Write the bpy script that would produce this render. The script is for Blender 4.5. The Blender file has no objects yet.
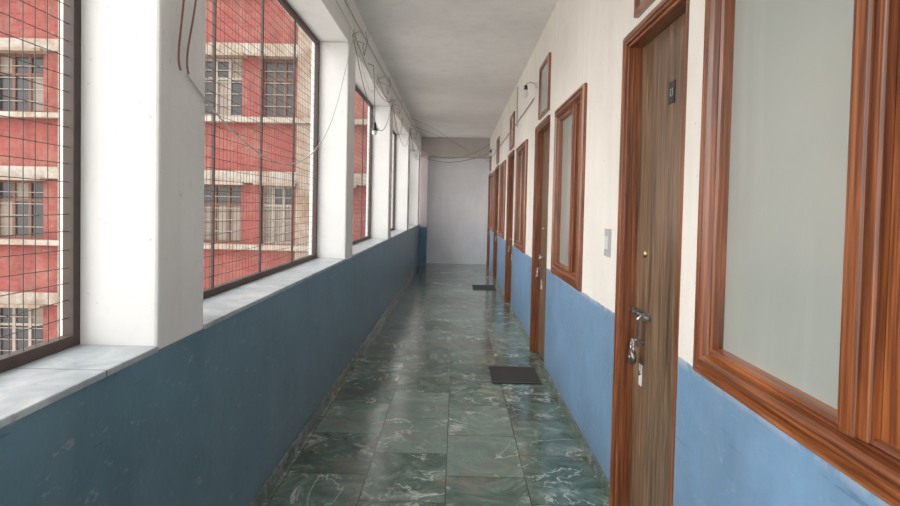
import bpy, math, random
from mathutils import Vector, Matrix
random.seed(4)
scene = bpy.context.scene
COL = scene.collection

# ------------------------------------------------------------------ materials
class NT:
    def __init__(s, name):
        s.m = bpy.data.materials.new(name); s.m.use_nodes = True
        s.t = s.m.node_tree; s.b = s.t.nodes['Principled BSDF']
        s.geo = s.t.nodes.new('ShaderNodeNewGeometry')
    def link(s, a, b): s.t.links.new(a, b)
    def pos(s, scale=(1, 1, 1), loc=(0, 0, 0)):
        mp = s.t.nodes.new('ShaderNodeMapping')
        mp.inputs['Scale'].default_value = scale; mp.inputs['Location'].default_value = loc
        s.link(s.geo.outputs['Position'], mp.inputs['Vector'])
        return mp.outputs['Vector']
    def noise(s, scale=5, detail=4, rough=.5, vec=None, dist=0):
        nd = s.t.nodes.new('ShaderNodeTexNoise')
        nd.inputs['Scale'].default_value = scale; nd.inputs['Detail'].default_value = detail
        nd.inputs['Roughness'].default_value = rough; nd.inputs['Distortion'].default_value = dist
        s.link(vec if vec else s.geo.outputs['Position'], nd.inputs['Vector'])
        return nd.outputs['Fac']
    def ramp(s, fac, stops):
        r = s.t.nodes.new('ShaderNodeValToRGB'); e = r.color_ramp.elements
        while len(e) < len(stops): e.new(.5)
        for i, (p, c) in enumerate(stops):
            e[i].position = p
            e[i].color = (c, c, c, 1) if isinstance(c, (int, float)) else (*c, 1)
        s.link(fac, r.inputs['Fac']); return r.outputs['Color']
    def mix(s, fac, a, b, mode='MIX'):
        m = s.t.nodes.new('ShaderNodeMix'); m.data_type = 'RGBA'; m.blend_type = mode
        for sock, v in ((m.inputs[0], fac), (m.inputs[6], a), (m.inputs[7], b)):
            if isinstance(v, bpy.types.NodeSocket): s.link(v, sock)
            elif isinstance(v, (int, float)) and sock.name == 'Factor': sock.default_value = v
            else: sock.default_value = (*v, 1) if not isinstance(v, (int, float)) else (v, v, v, 1)
        return m.outputs[2]
    def math(s, op, a, b=0.0, clamp=False):
        m = s.t.nodes.new('ShaderNodeMath'); m.operation = op; m.use_clamp = clamp
        for i, v in enumerate((a, b)):
            if isinstance(v, bpy.types.NodeSocket): s.link(v, m.inputs[i])
            else: m.inputs[i].default_value = v
        return m.outputs[0]
    def xyz(s):
        x = s.t.nodes.new('ShaderNodeSeparateXYZ'); s.link(s.geo.outputs['Position'], x.inputs[0]); return x.outputs
    def set(s, color=None, rough=None, bump=None, bs=.2, bd=.01, **kw):
        if color is not None:
            if isinstance(color, bpy.types.NodeSocket): s.link(color, s.b.inputs['Base Color'])
            else: s.b.inputs['Base Color'].default_value = (*color, 1)
        if rough is not None:
            if isinstance(rough, bpy.types.NodeSocket): s.link(rough, s.b.inputs['Roughness'])
            else: s.b.inputs['Roughness'].default_value = rough
        if bump is not None:
            bn = s.t.nodes.new('ShaderNodeBump'); bn.inputs['Strength'].default_value = bs
            bn.inputs['Distance'].default_value = bd
            s.link(bump, bn.inputs['Height']); s.link(bn.outputs[0], s.b.inputs['Normal'])
        for k, v in kw.items(): s.b.inputs[k.replace('_', ' ')].default_value = v
        return s.m

def simple(name, col, rough=.5, var=.12, scale=8, **kw):
    t = NT(name)
    f = t.noise(scale, 4)
    c = t.mix(f, tuple(x*(1-var) for x in col), tuple(min(1, x*(1+var)) for x in col))
    return t.set(c, rough, **kw)

def wall_paint(name, white, blue, zb, blue_rough=.42, wobble=.03):
    t = NT(name)
    z = t.xyz()[2]
    wob = t.math('MULTIPLY', t.math('SUBTRACT', t.noise(9, 5, .6), .5), wobble)
    zz = t.math('ADD', z, wob)
    isw = t.math('GREATER_THAN', zz, zb)
    w = t.mix(t.ramp(t.noise(1.6, 5, .6), [(.3, 0), (.7, 1)]), tuple(c*.88 for c in white), white)
    w = t.mix(t.ramp(t.noise(14, 5, .7), [(.58, 0), (.70, .45)]), w, tuple(c*.78 for c in white))
    st = t.ramp(t.noise(1, 4, .6, vec=t.pos((7, 7, .7))), [(.52, 0), (.72, .35)])
    w = t.mix(st, w, tuple(c*.75*k for c, k in zip(white, (1, .97, .92))))
    w = t.mix(t.ramp(t.noise(38, 3, .6), [(.70, 0), (.73, .5)]), w, (.34, .31, .27))
    b = t.mix(t.ramp(t.noise(2.2, 5, .65), [(.3, 0), (.7, 1)]), tuple(c*.76 for c in blue), tuple(c*1.14 for c in blue))
    b = t.mix(t.ramp(t.noise(1, 5, .7, vec=t.pos((5, 5, 1.2))), [(.46, 0), (.70, .45)]), b, tuple(c*.7+.08 for c in blue))
    ch = t.ramp(t.noise(20, 6, .75, vec=t.pos((1, .6, 1.4))), [(.60, 0), (.635, .6)])
    b = t.mix(ch, b, tuple(c*.5+.20 for c in blue))
    ch2 = t.ramp(t.noise(1, 4, .6, vec=t.pos((30, 3, 55))), [(.66, 0), (.69, .55)])
    b = t.mix(ch2, b, tuple(c*.45 for c in blue))
    edge = t.ramp(t.math('SUBTRACT', zb, zz), [(0, .6), (.035, 0)])
    edge = t.math('MULTIPLY', edge, t.ramp(t.noise(11, 4, .7), [(.42, 0), (.56, 1)]))
    b = t.mix(edge, b, (.62, .64, .66))
    low = t.ramp(t.math('ADD', z, t.math('MULTIPLY', t.noise(6, 5, .7), .25)), [(.10, .5), (.30, 0)])
    b = t.mix(low, b, (.14, .16, .17))
    c = t.mix(isw, b, w)
    r = t.math('ADD', t.math('MULTIPLY', isw, .75-blue_rough), blue_rough)
    return t.set(c, r, bump=t.noise(26, 6, .6), bs=.28, bd=.007)

def wood(name, axis, dark, mid, lite, rough=.33, fine=1.0, gs=.45):
    t = NT(name)
    sc = [34*fine]*3; sc[axis] = 1.5
    f = t.noise(1.0, 6, .62, vec=t.pos(tuple(sc)), dist=1.2)
    sc2 = [130*fine]*3; sc2[axis] = 3
    g = t.noise(1.0, 3, .5, vec=t.pos(tuple(sc2)))
    c = t.ramp(f, [(.30, dark), (.5, mid), (.70, lite)])
    c = t.mix(t.ramp(g, [(.35, gs), (.6, 0)]), c, tuple(x*.45 for x in dark))
    return t.set(c, rough, bump=g, bs=.15, bd=.002, Coat_Weight=.25, Coat_Roughness=.2)

M = {}
M['wall_r'] = wall_paint('paint_wall_right', (.85, .81, .75), (.155, .285, .46), .968, wobble=.02)
M['wall_l'] = wall_paint('paint_wall_left_backlit', (.82, .82, .81), (.092, .175, .232), 1.05, .34)  # backlit shade of the parapet is put into this darker blue
M['wall_col'] = wall_paint('paint_column', (.76, .76, .78), (.12, .25, .38), .98)
M['wall_end'] = wall_paint('paint_wall_end', (.86, .87, .92), (.60, .62, .68), -1)
M['beam'] = wall_paint('paint_beam', (.52, .48, .45), (.5, .5, .5), -1)
M['white'] = wall_paint('paint_white', (.77, .77, .765), (.84, .84, .83), -1)
M['ceil'] = wall_paint('paint_ceiling', (.82, .81, .80), (.7, .7, .7), -1)
WD, WM, WL = (.080, .020, .007), (.26, .072, .020), (.41, .135, .042)
M['wv'] = wood('teak_vertical', 2, WD, WM, WL, gs=.7)
M['wh'] = wood('teak_horizontal', 1, WD, WM, WL, gs=.7)
M['leaf'] = wood('door_leaf_laminate', 2, (.055, .029, .015), (.18, .105, .058), (.34, .215, .125), .38, .75, .6)
M['iron'] = simple('rusty_iron', (.040, .022, .017), .6, .5, 20)
M['wire'] = simple('mesh_wire', (.06, .042, .036), .55, .4, 20)
M['steel'] = simple('brushed_steel', (.50, .50, .49), .28, .1, 40, Metallic=1.0)
M['dsteel'] = simple('dull_dark_steel', (.24, .23, .22), .38, .2, 40, Metallic=1.0)
M['brass'] = simple('aged_brass', (.45, .33, .16), .35, .2, 40, Metallic=1.0)
M['plastic'] = simple('white_plastic', (.70, .70, .67), .35, .05)
M['switch'] = simple('grey_switch_plastic', (.42, .44, .46), .35, .05)
M['black'] = simple('black_plastic', (.02, .02, .022), .4, .2)
M['cable'] = simple('cable_grey', (.20, .18, .17), .5, .2)
M['cablew'] = simple('cable_white', (.45, .43, .40), .5, .1)
M['cableb'] = simple('cable_brown', (.16, .06, .03), .5, .2)
M['concrete'] = simple('ground_concrete_bounce', (.64, .60, .55), .85, .2, 1.5)  # unseen ground made pale so it bounces daylight up to the ceiling

def mk_glass():
    t = NT('frosted_glass')
    f = t.noise(1.8, 3, .5)
    c = t.mix(f, (.27, .30, .28), (.38, .405, .37))
    c = t.mix(t.ramp(t.noise(1, 4, .6, vec=t.pos((10, 10, 1))), [(.5, 0), (.75, .25)]), c, (.48, .49, .46))
    return t.set(c, .25, bump=t.noise(180, 2), bs=.05, bd=.002, Coat_Weight=.35, Coat_Roughness=.12)
M['glass'] = mk_glass()

def mk_sill():
    t = NT('sill_marble')
    f = t.noise(6, 7, .68, dist=.8)
    c = t.ramp(f, [(.3, (.22, .255, .28)), (.55, (.36, .40, .43)), (.7, (.50, .53, .54))])
    y = t.xyz()[1]
    j = t.math('LESS_THAN', t.math('FRACT', t.math('MULTIPLY', y, 1.25)), .008)
    c = t.mix(j, c, (.12, .12, .12))
    c = t.mix(t.ramp(t.noise(22, 6, .75), [(.58, 0), (.68, .5)]), c, (.16, .17, .17))
    return t.set(c, .38)
M['sill'] = mk_sill()

def mk_marble(name, dirty=0):
    t = NT(name)
    X = t.xyz()
    comb = t.t.nodes.new('ShaderNodeCombineXYZ')
    t.link(X[1], comb.inputs[0]); t.link(t.math('ADD', X[0], .025+.44*4), comb.inputs[1])
    br = t.t.nodes.new('ShaderNodeTexBrick')
    br.offset = .5; br.offset_frequency = 2
    t.link(comb.outputs[0], br.inputs['Vector'])
    br.inputs['Scale'].default_value = 1
    br.inputs['Brick Width'].default_value = .6
    br.inputs['Row Height'].default_value = .44
    br.inputs['Mortar Size'].default_value = .003
    br.inputs['Mortar Smooth'].default_value = .2
    br.inputs['Color1'].default_value = (0, 0, 0, 1); br.inputs['Color2'].default_value = (1, 1, 1, 1)
    br.inputs['Mortar'].default_value = (.5, .5, .5, 1)
    off = t.t.nodes.new('ShaderNodeVectorMath'); off.operation = 'SCALE'
    t.link(br.outputs['Color'], off.inputs[0]); off.inputs['Scale'].default_value = 9.0
    add = t.t.nodes.new('ShaderNodeVectorMath'); add.operation = 'ADD'
    t.link(t.geo.outputs['Position'], add.inputs[0]); t.link(off.outputs[0], add.inputs[1])
    v = add.outputs[0]
    base = t.ramp(t.noise(3.4, 10, .76, vec=v, dist=1.2), [(.31, (.020, .040, .033)), (.45, (.056, .100, .080)), (.56, (.115, .180, .148)), (.70, (.31, .38, .33))])
    bw = t.t.nodes.new('ShaderNodeRGBToBW'); t.link(br.outputs['Color'], bw.inputs[0])
    base = t.mix(t.ramp(bw.outputs[0], [(.45, 0), (1, .5)]), base, (.21, .285, .245))
    base = t.mix(t.ramp(bw.outputs[0], [(0, .4), (.4, 0)]), base, (.026, .048, .041))
    base = t.mix(t.ramp(t.noise(2.4, 6, .65), [(.52, 0), (.66, .42)]), base, (.22, .155, .115))
    vn = t.noise(1.5, 7, .60, vec=v, dist=.9)
    d = t.math('ABSOLUTE', t.math('SUBTRACT', vn, .5))
    vein = t.ramp(d, [(0, 1), (.010, 0)])
    vein = t.math('MULTIPLY', vein, t.ramp(t.noise(2.3, 3, .5, vec=v), [(.48, 0), (.58, .95)]))
    cl = t.math('MULTIPLY', t.ramp(t.noise(9, 8, .75, vec=v, dist=.6), [(.53, 0), (.63, .6)]), t.ramp(t.noise(1.6, 2, .5, vec=v), [(.48, 0), (.62, 1)]))
    vein = t.math('MAXIMUM', vein, cl)
    c = t.mix(vein, base, (.54, .58, .53))
    c = t.mix(br.outputs['Fac'], c, (.014, .020, .018))
    if dirty: c = t.mix(t.ramp(t.noise(9, 6, .7), [(.5, 0), (.68, .5)]), t.mix(.6, c, (.08, .10, .10)), (.32, .34, .33))
    r = t.ramp(t.noise(5, 5, .6), [(.3, .10), (.7, .24)])
    return t.set(c, r, bump=t.math('SUBTRACT', 1.0, br.outputs['Fac']), bs=.3, bd=.002, Specular_IOR_Level=.6)
M['marble'] = mk_marble('green_marble_tiles')
M['skirt'] = mk_marble('green_marble_skirting', dirty=1)

def mk_mat():
    t = NT('woven_mat')
    ck = t.t.nodes.new('ShaderNodeTexChecker'); ck.inputs['Scale'].default_value = 60
    t.link(t.geo.outputs['Position'], ck.inputs['Vector'])
    ck.inputs['Color1'].default_value = (.008, .008, .008, 1); ck.inputs['Color2'].default_value = (.045, .042, .038, 1)
    return t.set(ck.outputs['Color'], .9, bump=ck.outputs['Fac'], bs=.6, bd=.004)
M['mat'] = mk_mat()

# exterior
EX_DIM = .37  # dims all facade colours to offset the strong outdoor light
def mk_brick():
    t = NT('red_brick_facade')
    X = t.xyz()
    comb = t.t.nodes.new('ShaderNodeCombineXYZ'); t.link(X[0], comb.inputs[0]); t.link(X[2], comb.inputs[1])
    br = t.t.nodes.new('ShaderNodeTexBrick'); t.link(comb.outputs[0], br.inputs['Vector'])
    br.inputs['Scale'].default_value = 1; br.inputs['Brick Width'].default_value = .26
    br.inputs['Row Height'].default_value = .09; br.inputs['Mortar Size'].default_value = .006
    br.inputs['Color1'].default_value = (.48*EX_DIM, .080*EX_DIM, .066*EX_DIM, 1); br.inputs['Color2'].default_value = (.60*EX_DIM, .125*EX_DIM, .098*EX_DIM, 1)
    br.inputs['Mortar'].default_value = (.50*EX_DIM, .16*EX_DIM, .135*EX_DIM, 1)
    c = t.mix(t.ramp(t.noise(1.1, 8, .8), [(.48, 0), (.64, .7)]), br.outputs['Color'], (.66*EX_DIM, .30*EX_DIM, .22*EX_DIM))
    c = t.mix(t.ramp(t.noise(1, 6, .75, vec=t.pos((2.5, 2.5, .5))), [(.50, 0), (.68, .6)]), c, (.24*EX_DIM, .06*EX_DIM, .05*EX_DIM))
    c = t.mix(t.ramp(t.noise(3.2, 7, .8), [(.62, 0), (.70, .6)]), c, (.78*EX_DIM, .62*EX_DIM, .52*EX_DIM))
    return t.set(c, .85)
M['brick'] = mk_brick()
def ext(name, col, var=.25, sc=1.5, rough=.8):
    return simple(name, tuple(c*EX_DIM for c in col), rough, var, sc)
def mk_plaster(name, col):
    t = NT(name)
    c = t.mix(t.ramp(t.noise(1.6, 8, .8), [(.42, 0), (.60, 1)]), tuple(x*EX_DIM for x in col), tuple(x*EX_DIM*k for x, k in zip(col, (.66, .52, .42))))
    return t.set(c, .85)
M['xwhite'] = mk_plaster('facade_white_plaster', (.88, .80, .70))
M['xbeige'] = mk_plaster('facade_beige_plaster', (.74, .60, .48))
M['xwood'] = ext('facade_window_wood', (.30, .15, .10))
M['xlight'] = ext('facade_window_cream', (.70, .60, .50))
M['xglass'] = ext('facade_window_glass', (.08, .08, .09), .5, 2, .15)
M['xcurt'] = ext('facade_window_curtain', (.48, .38, .30), .3, 3, .5)

# ------------------------------------------------------------------ mesh tools
class MB:
    def __init__(s): s.v = []; s.f = []; s.mi = []; s.mats = []; s.sm = []
    def m(s, k):
        if k not in s.mats: s.mats.append(k)
        return s.mats.index(k)
    def box(s, x0, x1, y0, y1, z0, z1, k):
        if x0 > x1: x0, x1 = x1, x0
        if y0 > y1: y0, y1 = y1, y0
        if z0 > z1: z0, z1 = z1, z0
        i = len(s.v); mi = s.m(k)
        s.v += [(x0,y0,z0),(x1,y0,z0),(x1,y1,z0),(x0,y1,z0),(x0,y0,z1),(x1,y0,z1),(x1,y1,z1),(x0,y1,z1)]
        for q in ((0,3,2,1),(4,5,6,7),(0,1,5,4),(1,2,6,5),(2,3,7,6),(3,0,4,7)):
            s.f.append(tuple(i+a for a in q)); s.mi.append(mi); s.sm.append(False)
    def tube(s, p, q, r, k, n=8, r2=None, cap=True):
        p = Vector(p); q = Vector(q); d = (q-p).normalized()
        a = d.orthogonal().normalized(); b = d.cross(a)
        r2 = r if r2 is None else r2
        i = len(s.v); mi = s.m(k)
        for c, rr in ((p, r), (q, r2)):
            for j in range(n):
                t = 2*math.pi*j/n; s.v.append(tuple(c + a*math.cos(t)*rr + b*math.sin(t)*rr))
        for j in range(n):
            s.f.append((i+j, i+(j+1) % n, i+n+(j+1) % n, i+n+j)); s.mi.append(mi); s.sm.append(True)
        if cap:
            s.f.append(tuple(i+n-1-j for j in range(n))); s.mi.append(mi); s.sm.append(False)
            s.f.append(tuple(i+n+j for j in range(n))); s.mi.append(mi); s.sm.append(False)
    def path(s, pts, r, k, n=8):
        for a, b in zip(pts, pts[1:]): s.tube(a, b, r, k, n)
    def lathe(s, c, prof, k, n=16, axis=2):
        i = len(s.v); mi = s.m(k)
        for r, h in prof:
            for j in range(n):
                t = 2*math.pi*j/n; u, w = r*math.cos(t), r*math.sin(t)
                o = [0, 0, 0]; o[axis] = h; o[(axis+1) % 3] = u; o[(axis+2) % 3] = w
                s.v.append((c[0]+o[0], c[1]+o[1], c[2]+o[2]))
        for a in range(len(prof)-1):
            for j in range(n):
                s.f.append((i+a*n+j, i+a*n+(j+1) % n, i+(a+1)*n+(j+1) % n, i+(a+1)*n+j)); s.mi.append(mi); s.sm.append(True)
    def frame(s, X, sgn, y0, y1, z0, z1, prof, kv, kh):
        """sweep a moulding profile round a rectangle in an x=const plane, mitred corners."""
        i = len(s.v)
        for d, p in prof:
            x = X + sgn*p
            s.v += [(x, y0+d, z0+d), (x, y1-d, z0+d), (x, y1-d, z1-d), (x, y0+d, z1-d)]
        for a in range(len(prof)-1):
            for e in range(4):
                q = (i+a*4+e, i+a*4+(e+1) % 4, i+(a+1)*4+(e+1) % 4, i+(a+1)*4+e)
                s.f.append(q); s.mi.append(s.m(kh if e in (0, 2) else kv)); s.sm.append(False)
    def build(s, name, parent=None, bevel=0):
        me = bpy.data.meshes.new(name); me.from_pydata(s.v, [], s.f)
        for k in s.mats: me.materials.append(M[k])
        for p, mi, sm in zip(me.polygons, s.mi, s.sm): p.material_index = mi; p.use_smooth = sm
        me.update()
        o = bpy.data.objects.new(name, me); COL.objects.link(o)
        if parent: o.parent = parent
        if bevel:
            b = o.modifiers.new('bevel', 'BEVEL'); b.width = bevel; b.segments = 2; b.limit_method = 'ANGLE'
        return o

def empty(name):
    e = bpy.data.objects.new(name, None); COL.objects.link(e); e.empty_display_size = .1
    return e

# ------------------------------------------------------------------ dimensions
XR, XL, XO = .83, -.94, -1.25
Y0, Y1 = -3.0, 15.8
ZC, ZS, ZB = 3.28, 1.02, 2.87
PIL = [(-1.31, -.96), (1.886, 2.236), (5.10, 5.45), (8.30, 8.65), (11.5, 11.85), (14.7, 15.05)]
WIN = [(.72, 1.995), (3.90, 5.02), (7.10, 8.25), (10.2, 11.4), (13.1, 14.25)]
DOOR = [(2.19, 2.99), (5.42, 6.28), (8.75, 9.6), (11.9, 12.7), (14.55, 15.3)]
WZ0, WZ1, DZ = .968, 2.32, 2.35

b = MB(); b.box(XO, 1.05, Y0, Y1+.2, -.15, 0, 'marble'); b.build('floor')
b = MB(); b.box(XO, 1.05, Y0, Y1+.2, ZC, ZC+.15, 'ceil'); b.build('ceiling')
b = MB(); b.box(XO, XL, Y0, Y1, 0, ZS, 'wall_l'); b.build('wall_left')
b = MB(); b.box(XO, XL, Y0, Y1, ZB, ZC, 'white'); b.build('trim_1')
b = MB()
ys = [Y0]+[v for p in PIL for v in p]+[Y1]
for a, c in zip(ys[0::2], ys[1::2]): b.box(XO-.03, XL+.008, a, c, ZS, ZS+.02, 'sill')
b.build('window_sill', bevel=.004)
for a, c in PIL:
    b = MB(); b.box(XO, XL+.004, a, c, ZS, ZB, 'white'); b.build('pillar', bevel=.01)
b = MB(); T = 1.03
ops = sorted([(a, c, WZ0+.01, WZ1-.01) for a, c in WIN] + [(a, c, 0, DZ) for a, c in DOOR])
cur = Y0
for a, c, z0, z1 in ops:
    a += .01; c -= .01
    b.box(XR, T, cur, a, 0, ZC, 'wall_r')
    if z0 > 0: b.box(XR, T, a, c, 0, z0, 'wall_r')
    b.box(XR, T, a, c, z1, ZC, 'wall_r'); cur = c
b.box(XR, T, cur, Y1, 0, ZC, 'wall_r')
b.build('wall_right')
b = MB(); b.box(XO, T, Y1, Y1+.2, 0, ZC, 'wall_end'); b.build('wall_back')
b = MB(); b.box(XL, XR, Y1-.3, Y1, ZB-.08, ZC, 'beam'); b.build('trim_2')
b = MB(); b.box(XL, -.755, Y1-.35, Y1, 0, ZB-.08, 'wall_col'); b.build('column', bevel=.006)
b = MB(); b.box(XL, XL+.014, Y0, Y1-.35, 0, .085, 'skirt'); b.build('baseboard_left', bevel=.003)
b = MB(); cur = Y0
for a, c in DOOR: b.box(XR-.013, XR, cur, a-.005, 0, .08, 'skirt'); cur = c+.005
b.box(XR-.013, XR, cur, Y1, 0, .08, 'skirt')
b.build('baseboard_right', bevel=.003)

# ------------------------------------------------------------------ windows (right)
PF = [(0, -.03), (0, .020), (.008, .030), (.024, .030), (.030, .018), (.038, .018), (.044, .034), (.058, .034), (.068, .022), (.074, .002), (.082, .002), (.088, .010), (.096, .004), (.10, -.035)]
for i, (a, c) in enumerate(WIN):
    e = empty('window_%d' % (i+1))
    b = MB(); b.frame(XR, -1, a, c, WZ0, WZ1, PF, 'wv', 'wh'); b.build('outer_frame', e)
    m1 = c-.735; m0 = m1-.10
    b = MB()
    zA, zB = WZ0+.085, WZ1-.085
    b.box(XR-.016, XR+.06, m0, m1, zA, zB, 'wv'); b.box(XR-.028, XR-.01, m0+.028, m1-.028, zA, zB, 'wv')
    b.build('mullion', e, bevel=.005)
    b = MB(); b.box(XR+.028, XR+.036, m1-.01, c-.09, zA, zB, 'glass'); b.build('glass_pane', e)
    b = MB(); y0, y1 = a+.09, m0
    b.box(XR+.028, XR+.05, y0, y1, zA, zB, 'wv')
    for yy in ((y0, y0+.075), (y1-.075, y1)): b.box(XR+.008, XR+.03, yy[0], yy[1], zA, zB, 'wv')
    for zz in ((zA, zA+.08), (zB-.08, zB), ((zA+zB)/2-.04, (zA+zB)/2+.04)): b.box(XR+.010, XR+.03, y0+.075, y1-.075, zz[0], zz[1], 'wh')
    b.build('shutter_leaf', e, bevel=.004)

# ------------------------------------------------------------------ doors
for i, (a, c) in enumerate(DOOR):
    e = empty('door_%d' % (i+1))
    b = MB()
    for d0, d1, p0, p1 in ((0, .045, -.02, .024), (.045, .06, -.09, .012)):
        b.box(XR-p1, XR-p0, c-d1, c-d0, 0, DZ-d0, 'wv')
        b.box(XR-p1, XR-p0, a+.012, c-d1, DZ-d1, DZ-d0, 'wh')
    b.box(XR-.03, XR-.018, c-.032, c-.012, 0, DZ-.012, 'wv')
    b.box(XR-.03, XR-.018, a+.012, c-.032, DZ-.032, DZ-.012, 'wh')
    b.box(XR+.002, XR+.09, a+.012, a+.055, 0, DZ-.045, 'wv')
    b.build('door_frame', e, bevel=.004)
    b = MB()
    b.box(XR+.055, XR+.09, a+.055, c-.06, .012, DZ-.06, 'leaf')
    b.build('door_leaf', e, bevel=.003)
    # hasp latch: back plate, sliding round bar in staples, hinged hasp strap
    hy = c-.19; X = XR+.055
    b = MB()
    b.box(X-.006, X, hy-.10, hy+.10, 1.00, 1.035, 'dsteel')
    b.tube((X-.016, hy-.12, 1.018), (X-.016, hy+.14, 1.018), .008, 'steel')
    b.tube((X-.016, hy-.03, 1.018), (X-.035, hy-.03, .995), .006, 'steel')
    for yy in (hy-.08, hy+.02, hy+.08): b.box(X-.026, X, yy-.008, yy+.008, 1.00, 1.037, 'dsteel')
    b.box(X-.032, X-.027, hy-.045, hy-.015, .87, 1.00, 'dsteel')
    b.box(X-.027, X, hy-.04, hy-.02, .885, .90, 'dsteel')
    b.build('hasp_latch', e, bevel=.0015)
    b = MB(); b.lathe((X-.001, hy-.01, 1.30), [(.001, -.008), (.015, -.007), (.018, 0)], 'brass', 16, axis=0); b.build('latch_cylinder', e)
    b = MB()
    pc = (XR+.008, c-.20, .835)
    pts = [(pc[0], pc[1]+.02*math.cos(t), pc[2]+.035+.03*math.sin(t)) for t in [math.pi*k/8 for k in range(9)]]
    b.path([(pc[0], pc[1]+.02, pc[2])]+pts+[(pc[0], pc[1]-.02, pc[2])], .005, 'steel')
    b.lathe((pc[0], pc[1], pc[2]-.02), [(.001, -.013), (.030, -.012), (.036, -.006), (.036, .006), (.030, .012), (.001, .013)], 'dsteel', 20, axis=0)
    b.lathe((pc[0]-.014, pc[1], pc[2]-.02), [(.001, -.002), (.012, -.001), (.012, .001)], 'brass', 12, axis=0)
    b.tube((X-.004, pc[1], pc[2]+.060), (pc[0], pc[1], pc[2]+.062), .005, 'steel')
    b.build('padlock', e)
    b = MB(); b.box(X-.005, X, hy-.02, hy+.02, .68, .78, 'plastic'); b.lathe((X-.008, hy, .74), [(.001, -.003), (.012, -.003), (.012, .003)], 'dsteel', 12, axis=0)
    b.build('key_plate', e, bevel=.002)
    b = MB(); b.box(X-.004, X, c-.52, c-.45, 1.95, 2.04, 'black')
    b.box(X-.0048, X-.003, c-.500, c-.496, 1.98, 2.01, 'switch'); b.box(X-.0048, X-.003, c-.484, c-.472, 1.98, 1.984, 'switch'); b.box(X-.0048, X-.003, c-.484, c-.472, 2.006, 2.01, 'switch'); b.box(X-.0048, X-.003, c-.476, c-.472, 1.98, 2.01, 'switch')
    b.build('number_plate', e)
    v0, v1 = a+.06, c-.16
    e2 = empty('ventilator')
    b = MB(); b.frame(XR, -1, v0, v1, 2.40, 2.92, [(0, 0), (0, .022), (.03, .022), (.036, .014), (.045, .004)], 'wv', 'wh'); b.build('ventilator_frame', e2)
    b = MB(); b.box(XR-.006, XR, v0+.03, v1-.03, 2.43, 2.89, 'glass'); b.build('ventilator_pane', e2)

b = MB(); b.box(XR-.012, XR, 3.20, 3.30, 1.25, 1.40, 'switch')
b.box(XR-.017, XR-.012, 3.215, 3.245, 1.29, 1.36, 'plastic'); b.box(XR-.017, XR-.012, 3.255, 3.285, 1.29, 1.36, 'plastic')
b.build('switch_plate', bevel=.002)

for y0, y1 in ((5.08, 5.60), (10.9, 11.5)):
    b = MB(); b.box(.34, .76, y0, y1, 0, .012, 'mat')
    b.box(.335, .765, y0-.005, y0+.015, 0, .014, 'black'); b.box(.335, .765, y1-.015, y1+.005, 0, .014, 'black')
    b.build('door_mat', bevel=.003)

# ------------------------------------------------------------------ security grilles
def grille(y0, y1):
    e = empty('security_grille')
    z0, z1 = ZS+.02, ZB; x0, x1 = -1.215, -1.18
    b = MB(); w = .035
    b.box(x0, x1, y0, y0+w, z0, z1, 'iron'); b.box(x0, x1, y1-w, y1, z0, z1, 'iron')
    b.box(x0, x1, y0+w, y1-w, z0, z0+w, 'iron'); b.box(x0, x1, y0+w, y1-w, z1-w, z1, 'iron')
    for t in (.25, .5, .75):
        ym = y0+(y1-y0)*t; hw = .006 if t == .5 else .0035
        b.box(x0+.01, x1-.01, ym-hw, ym+hw, z0+w, z1-w, 'iron')
    b.build('frame', e, bevel=.002)
    b = MB(); s = .050; r = .0014
    n = int((y1-y0-2*w)/s)
    for k in range(1, n+1):
        y = y0+w+(y1-y0-2*w)*k/(n+1)
        b.tube((-1.196+random.uniform(-.002, .002), y+random.uniform(-.006, .006), z0+.02), (-1.196, y+random.uniform(-.006, .006), z1-.02), r, 'wire', 5, cap=False)
    n = int((z1-z0-2*w)/.055)
    for k in range(1, n+1):
        z = z0+w+(z1-z0-2*w)*k/(n+1)
        pts = []
        for j in range(9):
            t = j/8
            pts.append((-1.1985, y0+.02+(y1-y0-.04)*t, z+random.uniform(-.005, .005)))
        b.path(pts, r, 'wire', 5)
    b.build('wire_mesh', e)
for (p0, p1), (q0, q1) in zip(PIL, PIL[1:]): grille(p1, q0)
grille(Y0, PIL[0][0])

# ------------------------------------------------------------------ cables, lamps
def cable(name, pts, r, k):
    cu = bpy.data.curves.new(name, 'CURVE'); cu.dimensions = '3D'; cu.bevel_depth = r; cu.bevel_resolution = 2; cu.resolution_u = 8
    sp = cu.splines.new('NURBS'); sp.points.add(len(pts)-1); sp.order_u = 4; sp.use_endpoint_u = True
    for p, q in zip(sp.points, pts): p.co = (*q, 1)
    cu.materials.append(M[k]); o = bpy.data.objects.new(name, cu); COL.objects.link(o); return o
XF = XL+.012
cable('hanging_cable', [(XF, 2.12, 3.26), (XF+.01, 2.10, 2.8), (XF+.02, 2.02, 2.35), (XF+.01, 1.99, 2.05), (XF, 1.985, 1.96), (XF+.01, 1.99, 1.93)], .0035, 'cableb')
cable('hanging_cable', [(XF, 2.18, 3.26), (XF+.01, 2.17, 2.8), (XF+.02, 2.13, 2.4), (XF+.02, 2.06, 2.1), (XF, 2.04, 1.97), (XF+.01, 2.05, 1.93)], .0035, 'cableb')
cable('slack_cable', [(XF, 2.06, 1.93), (XF, 2.3, 1.83), (XF, 2.7, 1.73), (XF, 3.3, 1.68), (XF, 4.0, 1.84), (XF, 4.6, 2.2), (XF, 5.0, 2.7), (XF+.03, 5.15, 2.95)], .0032, 'cablew')
def swag(y0, z0, y1, z1, sag, r=.004, k='cable', dx=.02):
    pts = []
    for j in range(7):
        t = j/6
        pts.append((XF+dx*4*t*(1-t)+random.uniform(0, .01), y0+(y1-y0)*t, z0+(z1-z0)*t-sag*4*t*(1-t)*random.uniform(.85, 1.15)))
    cable('slack_cable', pts, r, k)
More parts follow.
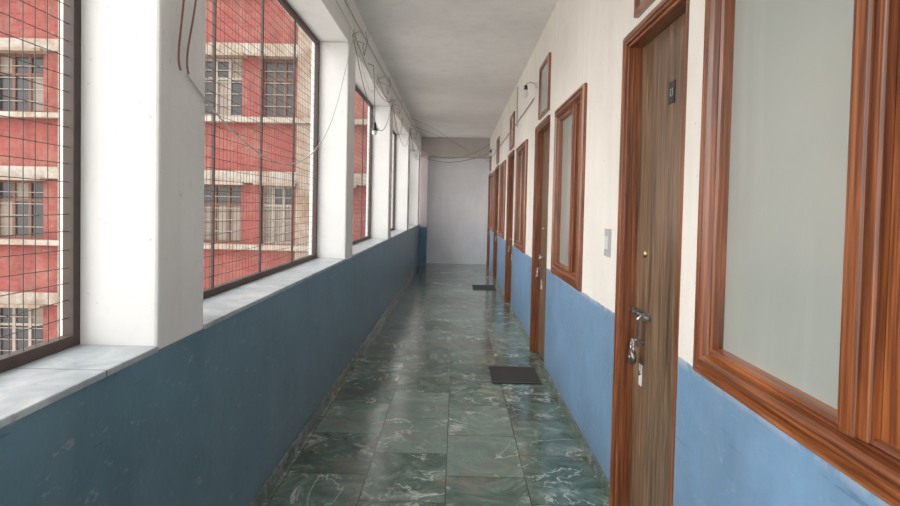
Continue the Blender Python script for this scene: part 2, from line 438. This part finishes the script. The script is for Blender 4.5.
swag(5.2, 2.95, 8.4, 2.9, .52)
swag(5.2, 3.0, 8.4, 2.95, .22)
swag(5.25, 3.05, 6.9, 2.92, .35, .003, 'cablew')
swag(6.9, 2.95, 8.4, 3.0, .15, .003, 'cableb')
swag(8.4, 2.93, 11.6, 2.92, .42)
swag(8.4, 3.0, 11.6, 2.98, .2, .004, 'cablew')
swag(8.4, 2.95, 10.0, 2.95, .4, .004, 'cable')
swag(11.6, 2.92, 15.4, 2.8, .3, .005)
swag(11.6, 3.0, 14.0, 2.9, .45, .004)
swag(2.2, 3.12, 5.2, 3.0, .06, .004, 'cablew')
cable('ceiling_edge_cable', [(XF, 1.0, 3.2), (XF, 3, 3.19), (XF, 5.2, 3.10), (XF, 8.4, 3.16), (XF, 12, 3.12), (XF, 15.4, 3.15)], .006, 'cablew')
cable('crossing_cable', [(XL+.02, 14.9, 2.75), (-.4, 14.9, 2.50), (.2, 14.9, 2.6), (XR-.02, 14.9, 2.85)], .007, 'cable')
cable('crossing_cable', [(XL+.02, 15.2, 2.95), (-.3, 15.2, 2.55), (.3, 15.2, 2.75), (XR-.02, 15.2, 3.1)], .007, 'cable')
cable('crossing_cable', [(XL+.02, 12.0, 3.1), (-.3, 12.6, 2.95), (.3, 14, 2.85), (XR-.02, 15.2, 2.66)], .004, 'cable')
cable('crossing_cable', [(XL+.02, 11.7, 3.2), (-.4, 13.2, 3.2), (.0, 14.6, 3.0), (.3, 15.4, 2.9)], .004, 'cable')
for y in (5.18, 6.95, 8.4, 11.6):
    b = MB()
    b.box(XL, XL+.016, y-.03, y+.03, 2.88, 3.0, 'plastic')
    b.tube((XL+.01, y, 2.95), (XL+.13, y-.05, 2.99), .006, 'steel'); b.tube((XL+.01, y+.02, 2.92), (XL+.11, y+.06, 2.90), .006, 'steel')
    b.lathe((XL+.13, y-.05, 2.99), [(.001, -.02), (.013, -.016), (.013, .016), (.001, .02)], 'plastic', 10)
    b.path([(XL+.13, y-.05, 2.99), (XL+.15, y-.02, 2.9), (XL+.12, y+.02, 2.78), (XL+.10, y+.05, 2.86), (XL+.11, y+.06, 2.90)], .0035, 'cable')
    b.build('cable_bracket')
cable('wall_conduit', [(XR-.01, 6.6, 2.7), (XR-.01, 8, 2.69), (XR-.01, 11, 2.7), (XR-.01, 15.4, 2.7)], .006, 'cable')
cable('wall_conduit', [(XR-.01, 8.45, 2.70), (XR-.012, 8.45, 2.5), (XR-.01, 8.45, 2.9), (XR-.01, 8.45, 3.2)], .01, 'cablew')

def lamp(x, y, z, sg):
    e = empty('wall_lamp')
    b = MB()
    b.lathe((x, y, z), [(.001, 0), (.035, 0), (.035, sg*.015), (.001, sg*.018)], 'plastic', 16, axis=0)
    p = [(x, y, z), (x+sg*.06, y, z+.03), (x+sg*.11, y-.02, z+.01), (x+sg*.12, y-.03, z-.02)]
    b.path(p, .006, 'steel')
    b.lathe((x+sg*.12, y-.03, z-.05), [(.008, .04), (.018, .035), (.02, 0), (.022, -.01)], 'black', 14)
    b.build('arm_and_holder', e)
    b = MB()
    b.lathe((x+sg*.12, y-.03, z-.10), [(.014, .045), (.016, .03), (.028, .012), (.034, -.01), (.028, -.032), (.012, -.043), (.001, -.045)], 'plastic', 16)
    b.build('bulb', e)
lamp(XR, 6.45, 2.82, -1)
lamp(XR, 13.0, 2.75, -1)
b = MB()
b.path([(XL, 6.2, 2.95), (XL+.06, 6.2, 2.93), (XL+.08, 6.2, 2.5), (XL+.08, 6.2, 2.32)], .003, 'black')
b.lathe((XL+.08, 6.2, 2.30), [(.006, .05), (.018, .04), (.022, 0), (.038, -.02), (.042, -.032)], 'black', 16)
b.lathe((XL+.08, 6.2, 2.25), [(.016, .03), (.026, .01), (.026, -.012), (.014, -.028), (.001, -.032)], 'plastic', 16)
b.build('pendant_lamp')

# ------------------------------------------------------------------ opposite building across the courtyard
FY = 14.5
xw = [(-18.6, -17.5), (-16.3, -15.2), (-13.6, -12.5), (-11.15, -9.98), (-8.6, -7.5), (-6.2, -5.2), (-4.7, -3.95), (-3.2, -2.5)]
rows = [-5.55, -2.53, .51, 3.55, 6.6]
H = 1.4
e = empty('courtyard_building')
b = MB()
xa, xb = -24, -1.30
zs = [-6.2]+[v for r in rows for v in (r, r+H)]+[9.5]
for k in range(0, len(zs), 2): b.box(xa, xb, FY, FY+.3, zs[k], zs[k+1], 'brick')
for r in rows:
    cur = xa
    for x0, x1 in xw: b.box(cur, x0, FY, FY+.3, r, r+H, 'brick'); cur = x1
    b.box(cur, xb, FY, FY+.3, r, r+H, 'brick')
b.build('brick_wall', e)
b = MB()
for r in rows:
    b.box(xa, xb, FY-.10, FY, r+H+.06, r+H+.34, 'xwhite')
    for x0, x1 in xw:
        b.box(x0-.12, x1+.12, FY-.30, FY, r+H, r+H+.07, 'xbeige')
    b.box(xa, xb, FY-.22, FY, r-.14, r-.02, 'xwhite')
for x0, x1 in ((-9.55, -9.25), (-3.85, -3.4), (-15, -14.7)): b.box(x0, x1, FY-.13, FY, -6.2, 9.5, 'xbeige')
b.build('plaster_bands', e)
b = MB(); g = MB()
for ri, r in enumerate(rows):
    for wi, (x0, x1) in enumerate(xw):
        k = 'xlight' if (wi+ri) % 4 == 0 else 'xwood'
        y = FY+.10
        b.box(x0, x1, y, y+.06, r, r+.06, k); b.box(x0, x1, y, y+.06, r+H-.06, r+H, k)
        n = 3
        for j in range(n+1):
            x = x0+(x1-x0)*j/n; b.box(max(x0, x-.035), min(x1, x+.035), y-.01, y+.06, r, r+H, k)
        b.box(x0, x1, y, y+.05, r+H*.66-.03, r+H*.66+.03, k)
        for j in range(1, 5):
            z = r+H*j/5; b.box(x0, x1, y-.03, y-.02, z-.009, z+.009, 'xlight')
        for j in range(n):
            a0 = x0+(x1-x0)*j/n; a1 = x0+(x1-x0)*(j+1)/n
            g.box(a0, a1, y+.03, y+.04, r, r+H*.66, 'xcurt' if (ri == 2 and wi in (5, 6)) or (j*2+wi+ri) % 5 == 0 else 'xglass')
            g.box(a0, a1, y+.03, y+.04, r+H*.66, r+H, 'xcurt' if (j+wi*3+ri) % 4 == 0 else 'xglass')
b.build('window_frames', e); g.build('window_glazing', e)
b = MB()
b.tube((-12.1, FY-.12, -6), (-12.1, FY-.12, 9.5), .05, 'xbeige', 10)
b.build('drain_pipe', e)
b = MB(); b.box(-40, XO, -20, FY+1, -6.4, -6.2, 'concrete'); b.build('ground')

# ------------------------------------------------------------------ light
w = bpy.data.worlds.new('World'); scene.world = w; w.use_nodes = True
nt = w.node_tree; bg = nt.nodes['Background']
tc = nt.nodes.new('ShaderNodeTexCoord'); sp = nt.nodes.new('ShaderNodeSeparateXYZ')
nt.links.new(tc.outputs['Generated'], sp.inputs[0])
rp = nt.nodes.new('ShaderNodeValToRGB')
rp.color_ramp.elements[0].position = .0; rp.color_ramp.elements[0].color = (.78, .75, .71, 1)
rp.color_ramp.elements[1].position = .6; rp.color_ramp.elements[1].color = (.97, .975, .97, 1)
nt.links.new(sp.outputs[2], rp.inputs['Fac']); nt.links.new(rp.outputs[0], bg.inputs[0])
bg.inputs['Strength'].default_value = 3.5
sd = bpy.data.lights.new('sun', 'SUN'); sd.energy = 3.0; sd.angle = math.radians(60); sd.color = (1, .95, .88)
so = bpy.data.objects.new('sun', sd); COL.objects.link(so)
so.rotation_euler = Vector((.80, .32, -.5)).to_track_quat('-Z', 'Y').to_euler()

# ------------------------------------------------------------------ camera
cd = bpy.data.cameras.new('camera'); cam = bpy.data.objects.new('camera', cd); COL.objects.link(cam)
cd.sensor_width = 36; cd.lens = 24
Rm = Matrix.Rotation(math.radians(90-1.72), 4, 'X') @ Matrix.Rotation(.022, 4, 'Z')
cam.matrix_world = Matrix.Translation((0, 0, 1.5)) @ Rm
cd.shift_y = -28/900; cd.shift_x = -6/900; cd.clip_start = .02
scene.camera = cam
scene.view_settings.view_transform = 'Standard'
scene.view_settings.look = 'None'
scene.view_settings.exposure = 0
scene.view_settings.gamma = 1.1
